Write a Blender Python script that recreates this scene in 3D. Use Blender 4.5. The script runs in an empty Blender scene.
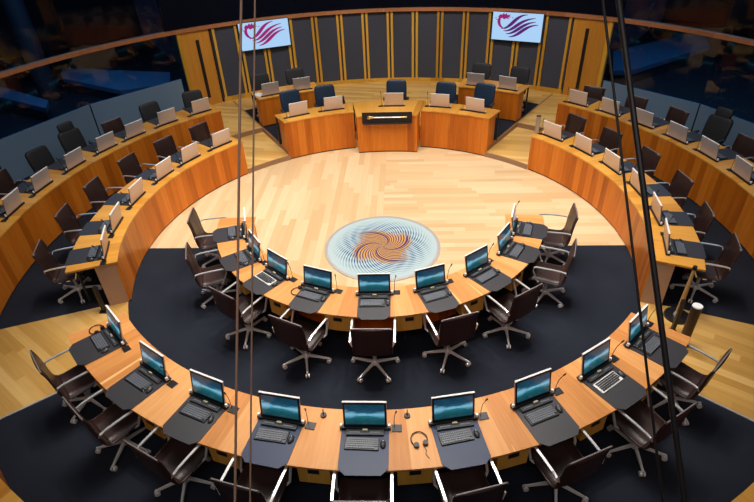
import bpy, math, random
from mathutils import Vector, Matrix
random.seed(7)
PI = math.pi
R_ = math.radians
scene = bpy.context.scene
COL = scene.collection

# ------------------------------------------------------------------ nodes / materials
def new_mat(name):
    m = bpy.data.materials.new(name); m.use_nodes = True
    nt = m.node_tree; nt.nodes.clear()
    out = nt.nodes.new('ShaderNodeOutputMaterial')
    b = nt.nodes.new('ShaderNodeBsdfPrincipled')
    nt.links.new(b.outputs[0], out.inputs[0])
    return m, nt, b, out
def N(nt, t, **kw):
    n = nt.nodes.new(t)
    for k, v in kw.items(): setattr(n, k, v)
    return n
def mth(nt, op, a, b=None, c=None):
    n = N(nt, 'ShaderNodeMath', operation=op)
    for i, x in enumerate((a, b, c)):
        if x is None: continue
        if hasattr(x, 'links') or isinstance(x, bpy.types.NodeSocket): nt.links.new(x, n.inputs[i])
        else: n.inputs[i].default_value = x
    return n.outputs[0]
def mixc(nt, f, a, b, bt='MIX'):
    n = N(nt, 'ShaderNodeMix', data_type='RGBA', blend_type=bt)
    for s, x in ((n.inputs[0], f), (n.inputs[6], a), (n.inputs[7], b)):
        if isinstance(x, bpy.types.NodeSocket): nt.links.new(x, s)
        elif isinstance(x, (int, float)): s.default_value = x
        else: s.default_value = (*x, 1)
    return n.outputs[2]
def ramp(nt, f, stops):
    n = N(nt, 'ShaderNodeValToRGB')
    e = n.color_ramp.elements
    while len(e) < len(stops): e.new(0.5)
    for el, (p, c) in zip(e, stops): el.position = p; el.color = (*c, 1)
    nt.links.new(f, n.inputs[0]); return n.outputs[0]
def noise(nt, vec, scale, detail=3, rough=.5):
    n = N(nt, 'ShaderNodeTexNoise'); n.inputs['Scale'].default_value = scale
    n.inputs['Detail'].default_value = detail; n.inputs['Roughness'].default_value = rough
    nt.links.new(vec, n.inputs['Vector']); return n.outputs['Fac']
def comb(nt, x, y, z=0.0):
    n = N(nt, 'ShaderNodeCombineXYZ')
    for s, v in zip(n.inputs, (x, y, z)):
        if isinstance(v, bpy.types.NodeSocket): nt.links.new(v, s)
        else: s.default_value = v
    return n.outputs[0]
def plain(name, c, rough=.5, metal=0., spec=.5, var=.12, scale=30, coat=0.):
    m, nt, b, _ = new_mat(name)
    tc = N(nt, 'ShaderNodeTexCoord')
    f = noise(nt, tc.outputs['Object'], scale)
    col = mixc(nt, f, tuple(x*(1-var) for x in c), tuple(min(1, x*(1+var)) for x in c))
    nt.links.new(col, b.inputs['Base Color'])
    b.inputs['Roughness'].default_value = rough; b.inputs['Metallic'].default_value = metal
    b.inputs['Specular IOR Level'].default_value = spec
    b.inputs['Coat Weight'].default_value = coat
    return m
def emit(name, c, s):
    m, nt, b, out = new_mat(name)
    b.inputs['Base Color'].default_value = (0, 0, 0, 1)
    b.inputs['Emission Color'].default_value = (*c, 1); b.inputs['Emission Strength'].default_value = s
    return m
def wood(name, dark, mid, light, w=.12, rough=.35, spec=.4, gscale=1.0, streak=.75):
    """veneer in UV metres: boards side by side along u, grain along v"""
    m, nt, b, _ = new_mat(name)
    uv = N(nt, 'ShaderNodeUVMap'); sp = N(nt, 'ShaderNodeSeparateXYZ'); nt.links.new(uv.outputs[0], sp.inputs[0])
    u, v = sp.outputs[0], sp.outputs[1]
    k = mth(nt, 'FLOOR', mth(nt, 'DIVIDE', u, w))
    wn = N(nt, 'ShaderNodeTexWhiteNoise', noise_dimensions='1D'); nt.links.new(mth(nt, 'ADD', k, .37), wn.inputs['W'])
    g = noise(nt, comb(nt, mth(nt, 'MULTIPLY', u, 45*gscale), mth(nt, 'MULTIPLY', v, 2.2*gscale), mth(nt, 'MULTIPLY', k, 3.1)), 1, 5, .6)
    g2 = noise(nt, comb(nt, mth(nt, 'MULTIPLY', u, 9), mth(nt, 'MULTIPLY', v, .7), 4.2), 1, 2)
    t = mth(nt, 'ADD', mth(nt, 'MULTIPLY', wn.outputs[0], .45), mth(nt, 'ADD', mth(nt, 'MULTIPLY', g, .5), mth(nt, 'MULTIPLY', g2, .3)))
    t = mth(nt, 'SUBTRACT', t, .14)
    c = ramp(nt, t, [(.15, dark), (.5, mid), (.85, light)])
    # pale sapwood streaks
    s = noise(nt, comb(nt, mth(nt, 'MULTIPLY', u, 16), mth(nt, 'MULTIPLY', v, .25), 9.1), 1, 1)
    sm = mth(nt, 'GREATER_THAN', s, streak)
    c = mixc(nt, mth(nt, 'MULTIPLY', sm, .55), c, tuple(min(1, x*1.5+.06) for x in light))
    nt.links.new(c, b.inputs['Base Color'])
    b.inputs['Roughness'].default_value = rough; b.inputs['Specular IOR Level'].default_value = spec
    return m

def floor_mat(name, stops, split=True, rot=0., rough=.28):
    m, nt, b, _ = new_mat(name)
    tc = N(nt, 'ShaderNodeTexCoord'); mp = N(nt, 'ShaderNodeMapping'); mp.inputs['Rotation'].default_value = (0, 0, rot)
    nt.links.new(tc.outputs['Object'], mp.inputs[0])
    sp = N(nt, 'ShaderNodeSeparateXYZ'); nt.links.new(mp.outputs[0], sp.inputs[0])
    x, y = sp.outputs[0], sp.outputs[1]
    def boards(a, l, seed):
        k = mth(nt, 'FLOOR', mth(nt, 'DIVIDE', a, .125))
        w0 = N(nt, 'ShaderNodeTexWhiteNoise', noise_dimensions='1D'); nt.links.new(mth(nt, 'ADD', k, seed), w0.inputs['W'])
        l2 = mth(nt, 'FLOOR', mth(nt, 'DIVIDE', mth(nt, 'ADD', l, mth(nt, 'MULTIPLY', w0.outputs[0], 5)), 1.3))
        w1 = N(nt, 'ShaderNodeTexWhiteNoise', noise_dimensions='2D'); nt.links.new(comb(nt, k, l2, 0), w1.inputs['Vector'])
        g = noise(nt, comb(nt, mth(nt, 'MULTIPLY', a, 30), mth(nt, 'MULTIPLY', l, 1.5), mth(nt, 'MULTIPLY', k, 2.3)), 1, 4)
        return mth(nt, 'ADD', mth(nt, 'MULTIPLY', w1.outputs[0], .6), mth(nt, 'MULTIPLY', g, .4))
    t1 = boards(y, x, .3)
    if split:
        t2 = boards(x, y, 7.7)
        left = mth(nt, 'LESS_THAN', x, 0)
        mx = N(nt, 'ShaderNodeMix', data_type='FLOAT')
        nt.links.new(left, mx.inputs[0]); nt.links.new(t1, mx.inputs[2]); nt.links.new(t2, mx.inputs[3]); t1 = mx.outputs[0]
    c = ramp(nt, t1, stops)
    nt.links.new(c, b.inputs['Base Color'])
    b.inputs['Roughness'].default_value = rough; b.inputs['Specular IOR Level'].default_value = .4
    return m

M = {}
M['front'] = wood('Orange veneer', (.33, .078, .005), (.56, .150, .010), (.74, .245, .026), .16, .35, .3, 1, .74)
M['top'] = wood('Honey veneer', (.48, .18, .042), (.64, .275, .080), (.76, .39, .15), .22, .42, .3, .8, .72)
M['side_top'] = wood('Amber veneer', (.48, .19, .025), (.66, .30, .045), (.78, .40, .08), .22, .40, .3, .8, .8)
M['drawer'] = wood('Yellow veneer', (.52, .25, .03), (.68, .34, .05), (.80, .44, .09), .3, .45, .3)
M['frame'] = wood('Golden frame wood', (.44, .21, .02), (.62, .32, .035), (.75, .42, .07), .4, .4, .3)
M['rail'] = wood('Red brown rail wood', (.28, .10, .035), (.40, .15, .06), (.48, .2, .09), 1.2, .4, .3)
M['doorwood'] = wood('Door veneer', (.38, .15, .015), (.54, .225, .028), (.66, .30, .05), .3, .4, .3)
M['endwood'] = plain('Pale end panel', (.45, .27, .18), .5)
M['floor'] = floor_mat('Pale maple boards', [(.15, (.57, .375, .190)), (.5, (.655, .455, .250)), (.85, (.74, .54, .33))])
M['aisle'] = floor_mat('Golden aisle boards', [(.15, (.42, .22, .05)), (.5, (.56, .32, .085)), (.85, (.68, .43, .15))], False, .6, .3)
M['dais'] = floor_mat('Dais boards', [(.15, (.58, .32, .085)), (.5, (.72, .42, .12)), (.85, (.82, .53, .19))], False, .2, .3)
M['riser'] = plain('Step riser wood', (.30, .17, .09), .5, var=.2)
def carpet():
    m, nt, b, _ = new_mat('Navy charcoal carpet')
    tc = N(nt, 'ShaderNodeTexCoord')
    f = noise(nt, tc.outputs['Object'], 260, 2); f2 = noise(nt, tc.outputs['Object'], 1.6, 4)
    t = mth(nt, 'ADD', mth(nt, 'MULTIPLY', f, .6), mth(nt, 'MULTIPLY', f2, .5))
    c = ramp(nt, t, [(.25, (.0085, .0105, .017)), (.8, (.019, .0235, .037))])
    nt.links.new(c, b.inputs['Base Color']); b.inputs['Roughness'].default_value = .9
    b.inputs['Specular IOR Level'].default_value = .15
    bp = N(nt, 'ShaderNodeBump'); bp.inputs['Strength'].default_value = .3; bp.inputs['Distance'].default_value = .004
    nt.links.new(f, bp.inputs['Height']); nt.links.new(bp.outputs[0], b.inputs['Normal'])
    return m
M['carpet'] = carpet()
M['leather'] = plain('Dark brown leather', (.034, .016, .014), .42, 0, .5, .25, 40)
M['black_fabric'] = plain('Black upholstery', (.012, .012, .015), .6)
M['navy'] = plain('Navy leather', (.012, .030, .065), .4)
M['chrome'] = plain('Polished aluminium', (.84, .83, .82), .28, .62, .6, var=.03)
M['alu'] = plain('Satin aluminium', (.80, .79, .78), .30, .25, .6, var=.03)
M['rail_alu'] = plain('Dull anodised rail', (.30, .26, .27), .4, .4)
M['silver'] = plain('Silver plastic', (.66, .58, .55), .35, .35, .5, .04)
M['white_edge'] = plain('White satin edge', (.85, .83, .82), .35, .1, .5, .03)
M['black'] = plain('Black plastic', (.010, .010, .012), .35, 0, .5)
M['grey'] = plain('Dark grey plastic', (.03, .03, .034), .45)
M['key'] = plain('Key caps', (.13, .14, .165), .4)
M['mat'] = plain('Charcoal writing leather', (.036, .034, .040), .42, 0, .45, .15, 60)
M['bluemat'] = plain('Navy writing leather', (.012, .026, .075), .42, 0, .45, .15, 60)
M['steel'] = plain('Dark cable steel', (.018, .015, .016), .5, .3)
M['bronze'] = plain('Bronze cable', (.34, .19, .13), .5, .0)
M['fabric_panel'] = plain('Charcoal acoustic fabric', (.056, .060, .082), .85, 0, .3, .15, 90)
M['bluewall'] = plain('Blue grey panel', (.15, .235, .34), .55, 0, .4, .06, 2)
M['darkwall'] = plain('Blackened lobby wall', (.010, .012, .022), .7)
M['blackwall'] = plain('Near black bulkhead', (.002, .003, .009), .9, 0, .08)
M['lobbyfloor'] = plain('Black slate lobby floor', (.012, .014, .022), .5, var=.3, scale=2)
M['reflection_blue'] = plain('Blue reflection tint', (.030, .095, .18), .7)  # blue of the glass reflections, put into the slab colour
M['gold'] = plain('Gilt metal', (.75, .52, .22), .3, 1.)
M['paper'] = plain('White paper', (.8, .8, .8), .7, var=.03)
M['badge'] = plain('Cream card', (.55, .48, .33), .5)
M['darkwood'] = plain('Dark walnut', (.045, .022, .014), .4, var=.3)
M['palewood'] = plain('Pale ash', (.55, .33, .13), .4, var=.2)

def screen_mat():
    m, nt, b, out = new_mat('Lake wallpaper screen')
    uv = N(nt, 'ShaderNodeUVMap'); sp = N(nt, 'ShaderNodeSeparateXYZ'); nt.links.new(uv.outputs[0], sp.inputs[0])
    u, v = sp.outputs[0], sp.outputs[1]
    nz = noise(nt, comb(nt, mth(nt, 'MULTIPLY', u, 5), mth(nt, 'MULTIPLY', v, 9), 1.), 1, 4)
    base = ramp(nt, v, [(0., (.002, .030, .040)), (.3, (.006, .10, .12)), (.44, (.02, .26, .32)), (.52, (.02, .18, .28)), (.70, (.008, .045, .10)), (1., (.003, .014, .040))])
    # bright sky gap on the horizon widening to the sides
    dv = mth(nt, 'ABSOLUTE', mth(nt, 'SUBTRACT', v, mth(nt, 'ADD', .50, mth(nt, 'MULTIPLY', mth(nt, 'SUBTRACT', nz, .5), .3))))
    du = mth(nt, 'ABSOLUTE', mth(nt, 'SUBTRACT', u, .55))
    wdt = mth(nt, 'ADD', .04, mth(nt, 'MULTIPLY', du, .30))
    band = N(nt, 'ShaderNodeMapRange'); band.clamp = True
    nt.links.new(mth(nt, 'DIVIDE', dv, wdt), band.inputs[0])
    for i, x in enumerate((0.2, 1.2, 1., 0.)): band.inputs[i+1].default_value = x
    c = mixc(nt, mth(nt, 'MULTIPLY', band.outputs[0], .92), base, (.32, .72, 1.0))
    c2 = mixc(nt, .22, c, mixc(nt, nz, (0, 0, 0), (.05, .35, .5)))
    b.inputs['Base Color'].default_value = (.004, .004, .005, 1); b.inputs['Roughness'].default_value = .2
    nt.links.new(c2, b.inputs['Emission Color']); b.inputs['Emission Strength'].default_value = .75
    return m
M['screen'] = screen_mat()

def roundel_mat():
    m, nt, b, out = new_mat('Swirled glass')
    tc = N(nt, 'ShaderNodeTexCoord'); sp = N(nt, 'ShaderNodeSeparateXYZ'); nt.links.new(tc.outputs['Object'], sp.inputs[0])
    x, y = sp.outputs[0], sp.outputs[1]
    r = mth(nt, 'SQRT', mth(nt, 'ADD', mth(nt, 'MULTIPLY', x, x), mth(nt, 'MULTIPLY', y, y)))
    th = mth(nt, 'ARCTAN2', y, x)
    sw = mth(nt, 'ADD', th, mth(nt, 'MULTIPLY', r, -1.9))
    s = mth(nt, 'SINE', mth(nt, 'MULTIPLY', sw, 56))
    ringphase = mth(nt, 'SINE', mth(nt, 'ADD', mth(nt, 'MULTIPLY', r, 62), mth(nt, 'MULTIPLY', sw, 14)))
    lines = mth(nt, 'GREATER_THAN', mth(nt, 'ADD', s, mth(nt, 'MULTIPLY', ringphase, .35)), .25)
    # outer zone
    outer = mixc(nt, lines, (.40, .52, .55), (.035, .085, .19))
    outer = mixc(nt, ramp(nt, r, [(.62, (0, 0, 0)), (.88, (1, 1, 1))]), outer, (.40, .50, .52))
    s2 = mth(nt, 'SINE', mth(nt, 'MULTIPLY', mth(nt, 'ADD', th, mth(nt, 'MULTIPLY', r, -3.4)), 32))
    inner = mixc(nt, mth(nt, 'GREATER_THAN', s2, .1), (.58, .30, .075), (.06, .055, .12))
    star = mth(nt, 'GREATER_THAN', mth(nt, 'SINE', mth(nt, 'MULTIPLY', mth(nt, 'ADD', th, mth(nt, 'MULTIPLY', r, -3.4)), 4)), .972)
    inner = mixc(nt, star, inner, (.05, .035, .12))
    rr = mth(nt, 'ADD', r, mth(nt, 'MULTIPLY', mth(nt, 'SINE', mth(nt, 'MULTIPLY', sw, 4)), .07))
    c = mixc(nt, ramp(nt, rr, [(.42, (0, 0, 0)), (.56, (1, 1, 1))]), inner, outer)
    nt.links.new(c, b.inputs['Base Color']); b.inputs['Roughness'].default_value = .18
    return m
M['roundel'] = roundel_mat()
M['roundel_rim'] = plain('Brushed grey ring', (.42, .38, .36), .45, .2)

def glass_mat():
    m, nt, b, out = new_mat('Clear pane')
    nt.nodes.remove(b)
    tr = N(nt, 'ShaderNodeBsdfTransparent'); tr.inputs[0].default_value = (.80, .86, .95, 1)
    gl = N(nt, 'ShaderNodeBsdfGlossy'); gl.inputs['Roughness'].default_value = .03
    fr = N(nt, 'ShaderNodeFresnel'); fr.inputs[0].default_value = 1.45
    mx = N(nt, 'ShaderNodeMixShader')
    nt.links.new(mth(nt, 'MULTIPLY', fr.outputs[0], .45), mx.inputs[0]); nt.links.new(tr.outputs[0], mx.inputs[1]); nt.links.new(gl.outputs[0], mx.inputs[2])
    nt.links.new(mx.outputs[0], out.inputs[0]); return m
M['glass'] = glass_mat()

# ------------------------------------------------------------------ mesh builder
def P(r, a, z=0.):
    return Vector((r*math.sin(R_(a)), r*math.cos(R_(a)), z))
class MB:
    def __init__(s): s.v = []; s.f = []; s.uv = []; s.mi = []; s.sm = []
    def quad(s, pts, uvs=None, mi=0, smooth=False):
        i = len(s.v); s.v += [Vector(p) for p in pts]; n = len(pts)
        s.f.append(tuple(range(i, i+n)))
        if uvs is None:
            o = s.v[i]; e = (s.v[i+1]-o); l = e.length or 1; e = e/l
            nrm = e.cross(s.v[i+2]-o); nrm = nrm.normalized() if nrm.length > 1e-9 else Vector((0, 0, 1)); t = nrm.cross(e)
            uvs = [((p-o).dot(e), (p-o).dot(t)) for p in s.v[i:]]
        s.uv.append(list(uvs)); s.mi.append(mi); s.sm.append(smooth)
    def mesh(s, verts, faces, mi=0, smooth=True):
        i = len(s.v); s.v += [Vector(p) for p in verts]
        for f in faces:
            s.f.append(tuple(i+k for k in f)); s.uv.append([(s.v[i+k].x+s.v[i+k].y, s.v[i+k].z) for k in f]); s.mi.append(mi); s.sm.append(smooth)
    def box(s, c, d, rot=None, mi=0):
        c = Vector(c); h = Vector(d)/2; rot = rot or Matrix.Identity(3)
        q = [c + rot @ Vector((x*h.x, y*h.y, z*h.z)) for x, y, z in ((-1,-1,-1),(1,-1,-1),(1,1,-1),(-1,1,-1),(-1,-1,1),(1,-1,1),(1,1,1),(-1,1,1))]
        for f in ((3,2,1,0),(4,5,6,7),(0,1,5,4),(1,2,6,5),(2,3,7,6),(3,0,4,7)): s.quad([q[k] for k in f], mi=mi)
    def arc(s, r0, r1, a0, a1, z0, z1, step=2.0, mi=0, caps=True):
        n = max(1, int(abs(a1-a0)/step+.5)); rm = (r0+r1)/2
        for i in range(n):
            b0 = a0+(a1-a0)*i/n; b1 = a0+(a1-a0)*(i+1)/n
            u0, u1 = R_(b0)*rm, R_(b1)*rm
            A, B_, C, D = P(r0,b0,z1), P(r0,b1,z1), P(r1,b1,z1), P(r1,b0,z1)
            s.quad([D, C, B_, A], [(u0,r1),(u1,r1),(u1,r0),(u0,r0)], mi)
            A2, B2, C2, D2 = P(r0,b0,z0), P(r0,b1,z0), P(r1,b1,z0), P(r1,b0,z0)
            s.quad([A2, B2, C2, D2], [(u0,r0),(u1,r0),(u1,r1),(u0,r1)], mi)
            s.quad([A, B_, B2, A2], [(u0,z1),(u1,z1),(u1,z0),(u0,z0)], mi)
            s.quad([C, D, D2, C2], [(u1,z1),(u0,z1),(u0,z0),(u1,z0)], mi)
        if caps:
            for b, fl in ((a0, 1), (a1, 0)):
                q = [(P(r0,b,z0),(r0,z0)),(P(r1,b,z0),(r1,z0)),(P(r1,b,z1),(r1,z1)),(P(r0,b,z1),(r0,z1))]
                if not fl: q = q[::-1]
                s.quad([p for p, _ in q], [w for _, w in q], mi)
    def cyl(s, p0, p1, r0, r1=None, n=12, mi=0, caps=True):
        p0, p1 = Vector(p0), Vector(p1); r1 = r0 if r1 is None else r1
        d = (p1-p0).normalized(); x = d.orthogonal().normalized(); y = d.cross(x)
        ring = lambda p, r: [p+(x*math.cos(2*PI*k/n)+y*math.sin(2*PI*k/n))*r for k in range(n)]
        v = ring(p0, r0)+ring(p1, r1)
        s.mesh(v, [(k, (k+1)%n, n+(k+1)%n, n+k) for k in range(n)], mi, True)
        if caps: s.mesh(v[:n], [tuple(range(n))[::-1]], mi, False); s.mesh(v[n:], [tuple(range(n))], mi, False)
    def tube(s, pts, w, h=None, n=8, mi=0, closed=False):
        """sweep; round when h is None else a w x h flat bar (w across x)"""
        pts = [Vector(p) for p in pts]; rings = []; m = len(pts)
        for i, p in enumerate(pts):
            t = (pts[(i+1) % m]-pts[i-1]) if (closed or 0 < i < m-1) else (pts[1]-pts[0] if i == 0 else pts[-1]-pts[-2])
            t.normalize(); ax = Vector((1, 0, 0))
            if abs(t.dot(ax)) > .9: ax = Vector((0, 0, 1))
            b = t.cross(ax).normalized(); x = b.cross(t)
            if h is None: rings.append([p+(x*math.cos(2*PI*k/n)+b*math.sin(2*PI*k/n))*w for k in range(n)])
            else: rings.append([p+x*sx*w/2+b*sy*h/2 for sx, sy in ((-1,-1),(1,-1),(1,1),(-1,1))])
        q = len(rings[0]); v = [p for r in rings for p in r]
        fs = []
        for i in range(m if closed else m-1):
            j = (i+1) % m
            fs += [(i*q+k, i*q+(k+1)%q, j*q+(k+1)%q, j*q+k) for k in range(q)]
        s.mesh(v, fs, mi, h is None)
        if not closed:
            s.mesh(rings[0], [tuple(range(q))[::-1]], mi, False); s.mesh(rings[-1], [tuple(range(q))], mi, False)
    def prism(s, poly, z0, z1, mi=0):
        n = len(poly)
        s.quad([(x, y, z1) for x, y in poly], mi=mi); s.quad([(x, y, z0) for x, y in poly][::-1], mi=mi)
        for k in range(n):
            a, b = poly[k], poly[(k+1) % n]; s.quad([(a[0],a[1],z0),(b[0],b[1],z0),(b[0],b[1],z1),(a[0],a[1],z1)], mi=mi)
    def sphere(s, c, rad, n=12, mi=0):
        c = Vector(c); rad = Vector(rad) if hasattr(rad, '__len__') else Vector((rad,)*3); m = n//2
        v = [c+Vector((rad.x*math.sin(PI*i/m)*math.cos(2*PI*k/n), rad.y*math.sin(PI*i/m)*math.sin(2*PI*k/n), rad.z*math.cos(PI*i/m))) for i in range(m+1) for k in range(n)]
        s.mesh(v, [(i*n+k, (i+1)*n+k, (i+1)*n+(k+1)%n, i*n+(k+1)%n) for i in range(m) for k in range(n)], mi, True)
    def make(s, name, mats, smooth=None):
        me = bpy.data.meshes.new(name); me.from_pydata([tuple(v) for v in s.v], [], s.f)
        for m in (mats if isinstance(mats, (list, tuple)) else [mats]): me.materials.append(m)
        uvl = me.uv_layers.new(name='UVMap'); k = 0
        for fi, poly in enumerate(me.polygons):
            poly.material_index = s.mi[fi]; poly.use_smooth = s.sm[fi]
            for w in s.uv[fi]: uvl.data[k].uv = w; k += 1
        return me
    def build(s, name, mats, parent=None, bevel=0., loc=None):
        o = bpy.data.objects.new(name, s.make(name, mats)); COL.objects.link(o)
        if parent: o.parent = parent
        if bevel:
            w = o.modifiers.new('weld', 'WELD'); w.merge_threshold = .0002
            b = o.modifiers.new('bevel', 'BEVEL'); b.width = bevel; b.segments = 2; b.limit_method = 'ANGLE'
        return o
def tag(o, label, cat, group=None):
    o['label'] = label; o['category'] = cat
    if group: o['group'] = group
    return o
def struct(o): o['kind'] = 'structure'; return o
def empty(name, loc=(0, 0, 0), rz=0.):
    o = bpy.data.objects.new(name, None); COL.objects.link(o); o.location = loc; o.rotation_euler = (0, 0, rz); o.empty_display_size = .2
    return o
def copy_tree(o, parent=None):
    c = o.copy(); COL.objects.link(c)
    if parent: c.parent = parent; c.matrix_parent_inverse = o.matrix_parent_inverse.copy()
    for ch in list(o.children): copy_tree(ch, c)
    return c
def rz(a): return PI-R_(a)         # local +y points to the room's centre

# ------------------------------------------------------------------ setting: floors
def sector(name, r0, r1, a0, a1, z0, z1, mat, step=2.):
    b = MB(); b.arc(r0, r1, a0, a1, z0, z1, step); return struct(b.build(name, mat))
b = MB(); b.arc(.0, 4.16, 0, 360, -.1, 0, 4, caps=False); fl = struct(b.build('floor', M['floor']))
# carpet of the well: in front of the straight joint, between the two desk rings
b = MB(); YC = -.113; rs = [2.17+(4.16-2.17)*i/10 for i in range(11)]; n = 72
for i in range(10):
    for k in range(n):
        q = []
        for rr, kk in ((rs[i], k), (rs[i+1], k), (rs[i+1], k+1), (rs[i], k+1)):
            c0 = math.degrees(math.acos(YC/rr)); q.append(P(rr, c0+(360-2*c0)*kk/n, .006))
        b.quad([q[3], q[2], q[1], q[0]][::-1])
struct(b.build('floor_carpet', M['carpet']))
for s, side in ((1, 'right'), (-1, 'left')):
    sector('floor_carpet_'+side, 4.16, 6.06, *sorted((s*47.6, s*111.6)), -.1, .004, M['carpet'])
    sector('floor_aisle_'+side, 4.16, 8.4, *sorted((s*111.6, s*129.9)), -.1, .002, M['aisle'])
    sector('trim_aisle_'+side, 4.2, 6.0, *sorted((s*129.75, s*130.0)), .0, .012, M['chrome'])
    sector('floor_tier_'+side, 6.06, 8.42, *sorted((s*42.2, s*111.6)), -.1, .1, M['carpet'])
    sector('floor_step_'+side, 4.12, 5.87, *sorted((s*32.75, s*47.6)), -.1, .1, M['dais'])
    sector('trim_step_'+side, 4.10, 4.13, *sorted((s*32.75, s*47.4)), .0, .106, M['riser'])
    sector('floor_landing_'+side, 5.87, 8.42, *sorted((s*32.75, s*42.2)), -.1, .2, M['dais'])
    sector('trim_landing_'+side, 5.84, 5.88, *sorted((s*32.75, s*41.8)), .1, .206, M['riser'])
    sector('floor_dais_carpet_'+side, 4.2, 7.35, *sorted((s*10.5, s*32.5)), .2, .206, M['carpet'])
    sector('trim_dais_'+side, 4.1, 8.3, *sorted((s*32.55, s*32.8)), .0, .207, M['riser'])
sector('floor_carpet_outer', 4.16, 6.06, 129.9, 230.1, -.1, .004, M['carpet'])
sector('floor_dais', 4.16, 8.42, -32.75, 32.75, -.1, .2, M['dais'])

# ------------------------------------------------------------------ setting: enclosing wall
RW = 8.42; ZT = 2.18; ST = 4.87
wb = struct(empty('wall_back'))
for i in range(-7, 7):
    a0, a1 = i*ST, (i+1)*ST
    if i in (-7, 6): a0, a1 = (a0+.0, a1) if i == 6 else (a0, a1)
    z0 = .28
    b = MB(); b.arc(RW, RW+.05, a0, a1, z0, ZT, 10); b.build('fabric_panel', M['fabric_panel'], wb)
    b = MB()
    for e in (a0+.16, a1-.62):
        b.arc(RW-.05, RW+.01, e, e+.44, z0, ZT, 10)
    b.arc(RW-.04, RW+.01, a0, a1, z0-.08, z0+.04, 10); b.build('panel_frame', M['frame'], wb)
    b = MB(); b.arc(RW-.02, RW+.03, a0-.18, a0+.18, z0, ZT, 10); b.build('shadow_gap', M['grey'], wb)
b = MB(); b.arc(RW-.10, RW+.02, -29, 29, .2, .215, 5); b.build('skirting', M['dais'], wb)
for s, n_ in ((-1, 1), (1, 2)):
    d = struct(empty('door_%d' % n_))
    e0, e1 = (34.3, 40.3) if s > 0 else (34.5, 39.6)
    a0, a1 = sorted((s*e0, s*e1)); b = MB(); b.arc(RW-.03, RW+.03, a0, a1, .2, ZT, 10); b.build('door_leaf', M['doorwood'], d, .004)
    a0, a1 = sorted((s*36.6, s*37.2)); b = MB(); b.arc(RW-.055, RW, a0, a1, .42, 1.95, 10); b.build('vision_panel', M['black'], d)
    b = MB(); b.arc(RW-.05, RW+.03, *sorted((s*e1, s*(e1+.7))), .2, ZT, 10); b.build('door_jamb', M['frame'], d)
b = MB(); b.arc(RW-.09, RW+.06, -112, 112, ZT, ZT+.085, 2); struct(b.build('trim_1', M['rail']))
b = MB(); b.arc(RW+.0, RW+.1, -42, 42, ZT+.085, 4.2, 3); struct(b.build('wall_upper', M['blackwall']))
for s, side, zt in ((-1, 'left', 1.05), (1, 'right', .74)):
    w = struct(empty('wall_'+side))
    for a0, a1 in ((41.2, 58), (58, 75), (75, 92), (92, 111)):
        b = MB(); q0, q1 = sorted((s*(a0+.06), s*(a1-.06))); b.arc(RW, RW+.05, q0, q1, .1, zt, 30); b.build('low_panel', M['bluewall'], w)
        b = MB(); q0, q1 = sorted((s*(a1-.1), s*(a1+.1))); b.arc(RW-.006, RW+.06, q0, q1, .1, zt, 30); b.build('joint_strip', M['black'], w)
        b = MB(); b.arc(RW+.01, RW+.022, *sorted((s*a0, s*a1)), zt, 4.2, 30); g = b.build('window_pane', M['glass'], w)
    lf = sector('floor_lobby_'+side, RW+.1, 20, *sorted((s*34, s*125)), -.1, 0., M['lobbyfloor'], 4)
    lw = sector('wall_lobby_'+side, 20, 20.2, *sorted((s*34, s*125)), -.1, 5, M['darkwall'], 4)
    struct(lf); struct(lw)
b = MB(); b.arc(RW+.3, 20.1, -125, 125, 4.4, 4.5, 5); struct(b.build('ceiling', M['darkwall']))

# added slabs standing in for blue reflections in the side glass
def slab(name, pts, h, label, mat='reflection_blue'):
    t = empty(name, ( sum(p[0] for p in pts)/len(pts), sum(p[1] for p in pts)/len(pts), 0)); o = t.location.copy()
    b = MB(); b.prism([(x-o.x, y-o.y) for x, y in pts], h-.16, h); b.build('rounded_block', M[mat], t, .02)
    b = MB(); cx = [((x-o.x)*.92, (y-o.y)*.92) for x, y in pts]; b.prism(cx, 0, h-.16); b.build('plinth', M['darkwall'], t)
    return tag(t, label, 'reflection slab', 'blue reflection slabs behind the glass')

# ------------------------------------------------------------------ roundel
rd = tag(empty('floor_roundel', (.03, -.10, 0)), 'round swirled blue and orange glass roundel set in the pale wood floor', 'floor artwork')
b = MB(); b.arc(0, .945, 0, 360, 0, .008, 4, caps=False); b.build('glass_disc', M['roundel'], rd)
b = MB(); b.arc(.945, 1.0, 0, 360, 0, .010, 4, caps=False); b.build('rim', M['roundel_rim'], rd)

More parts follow.
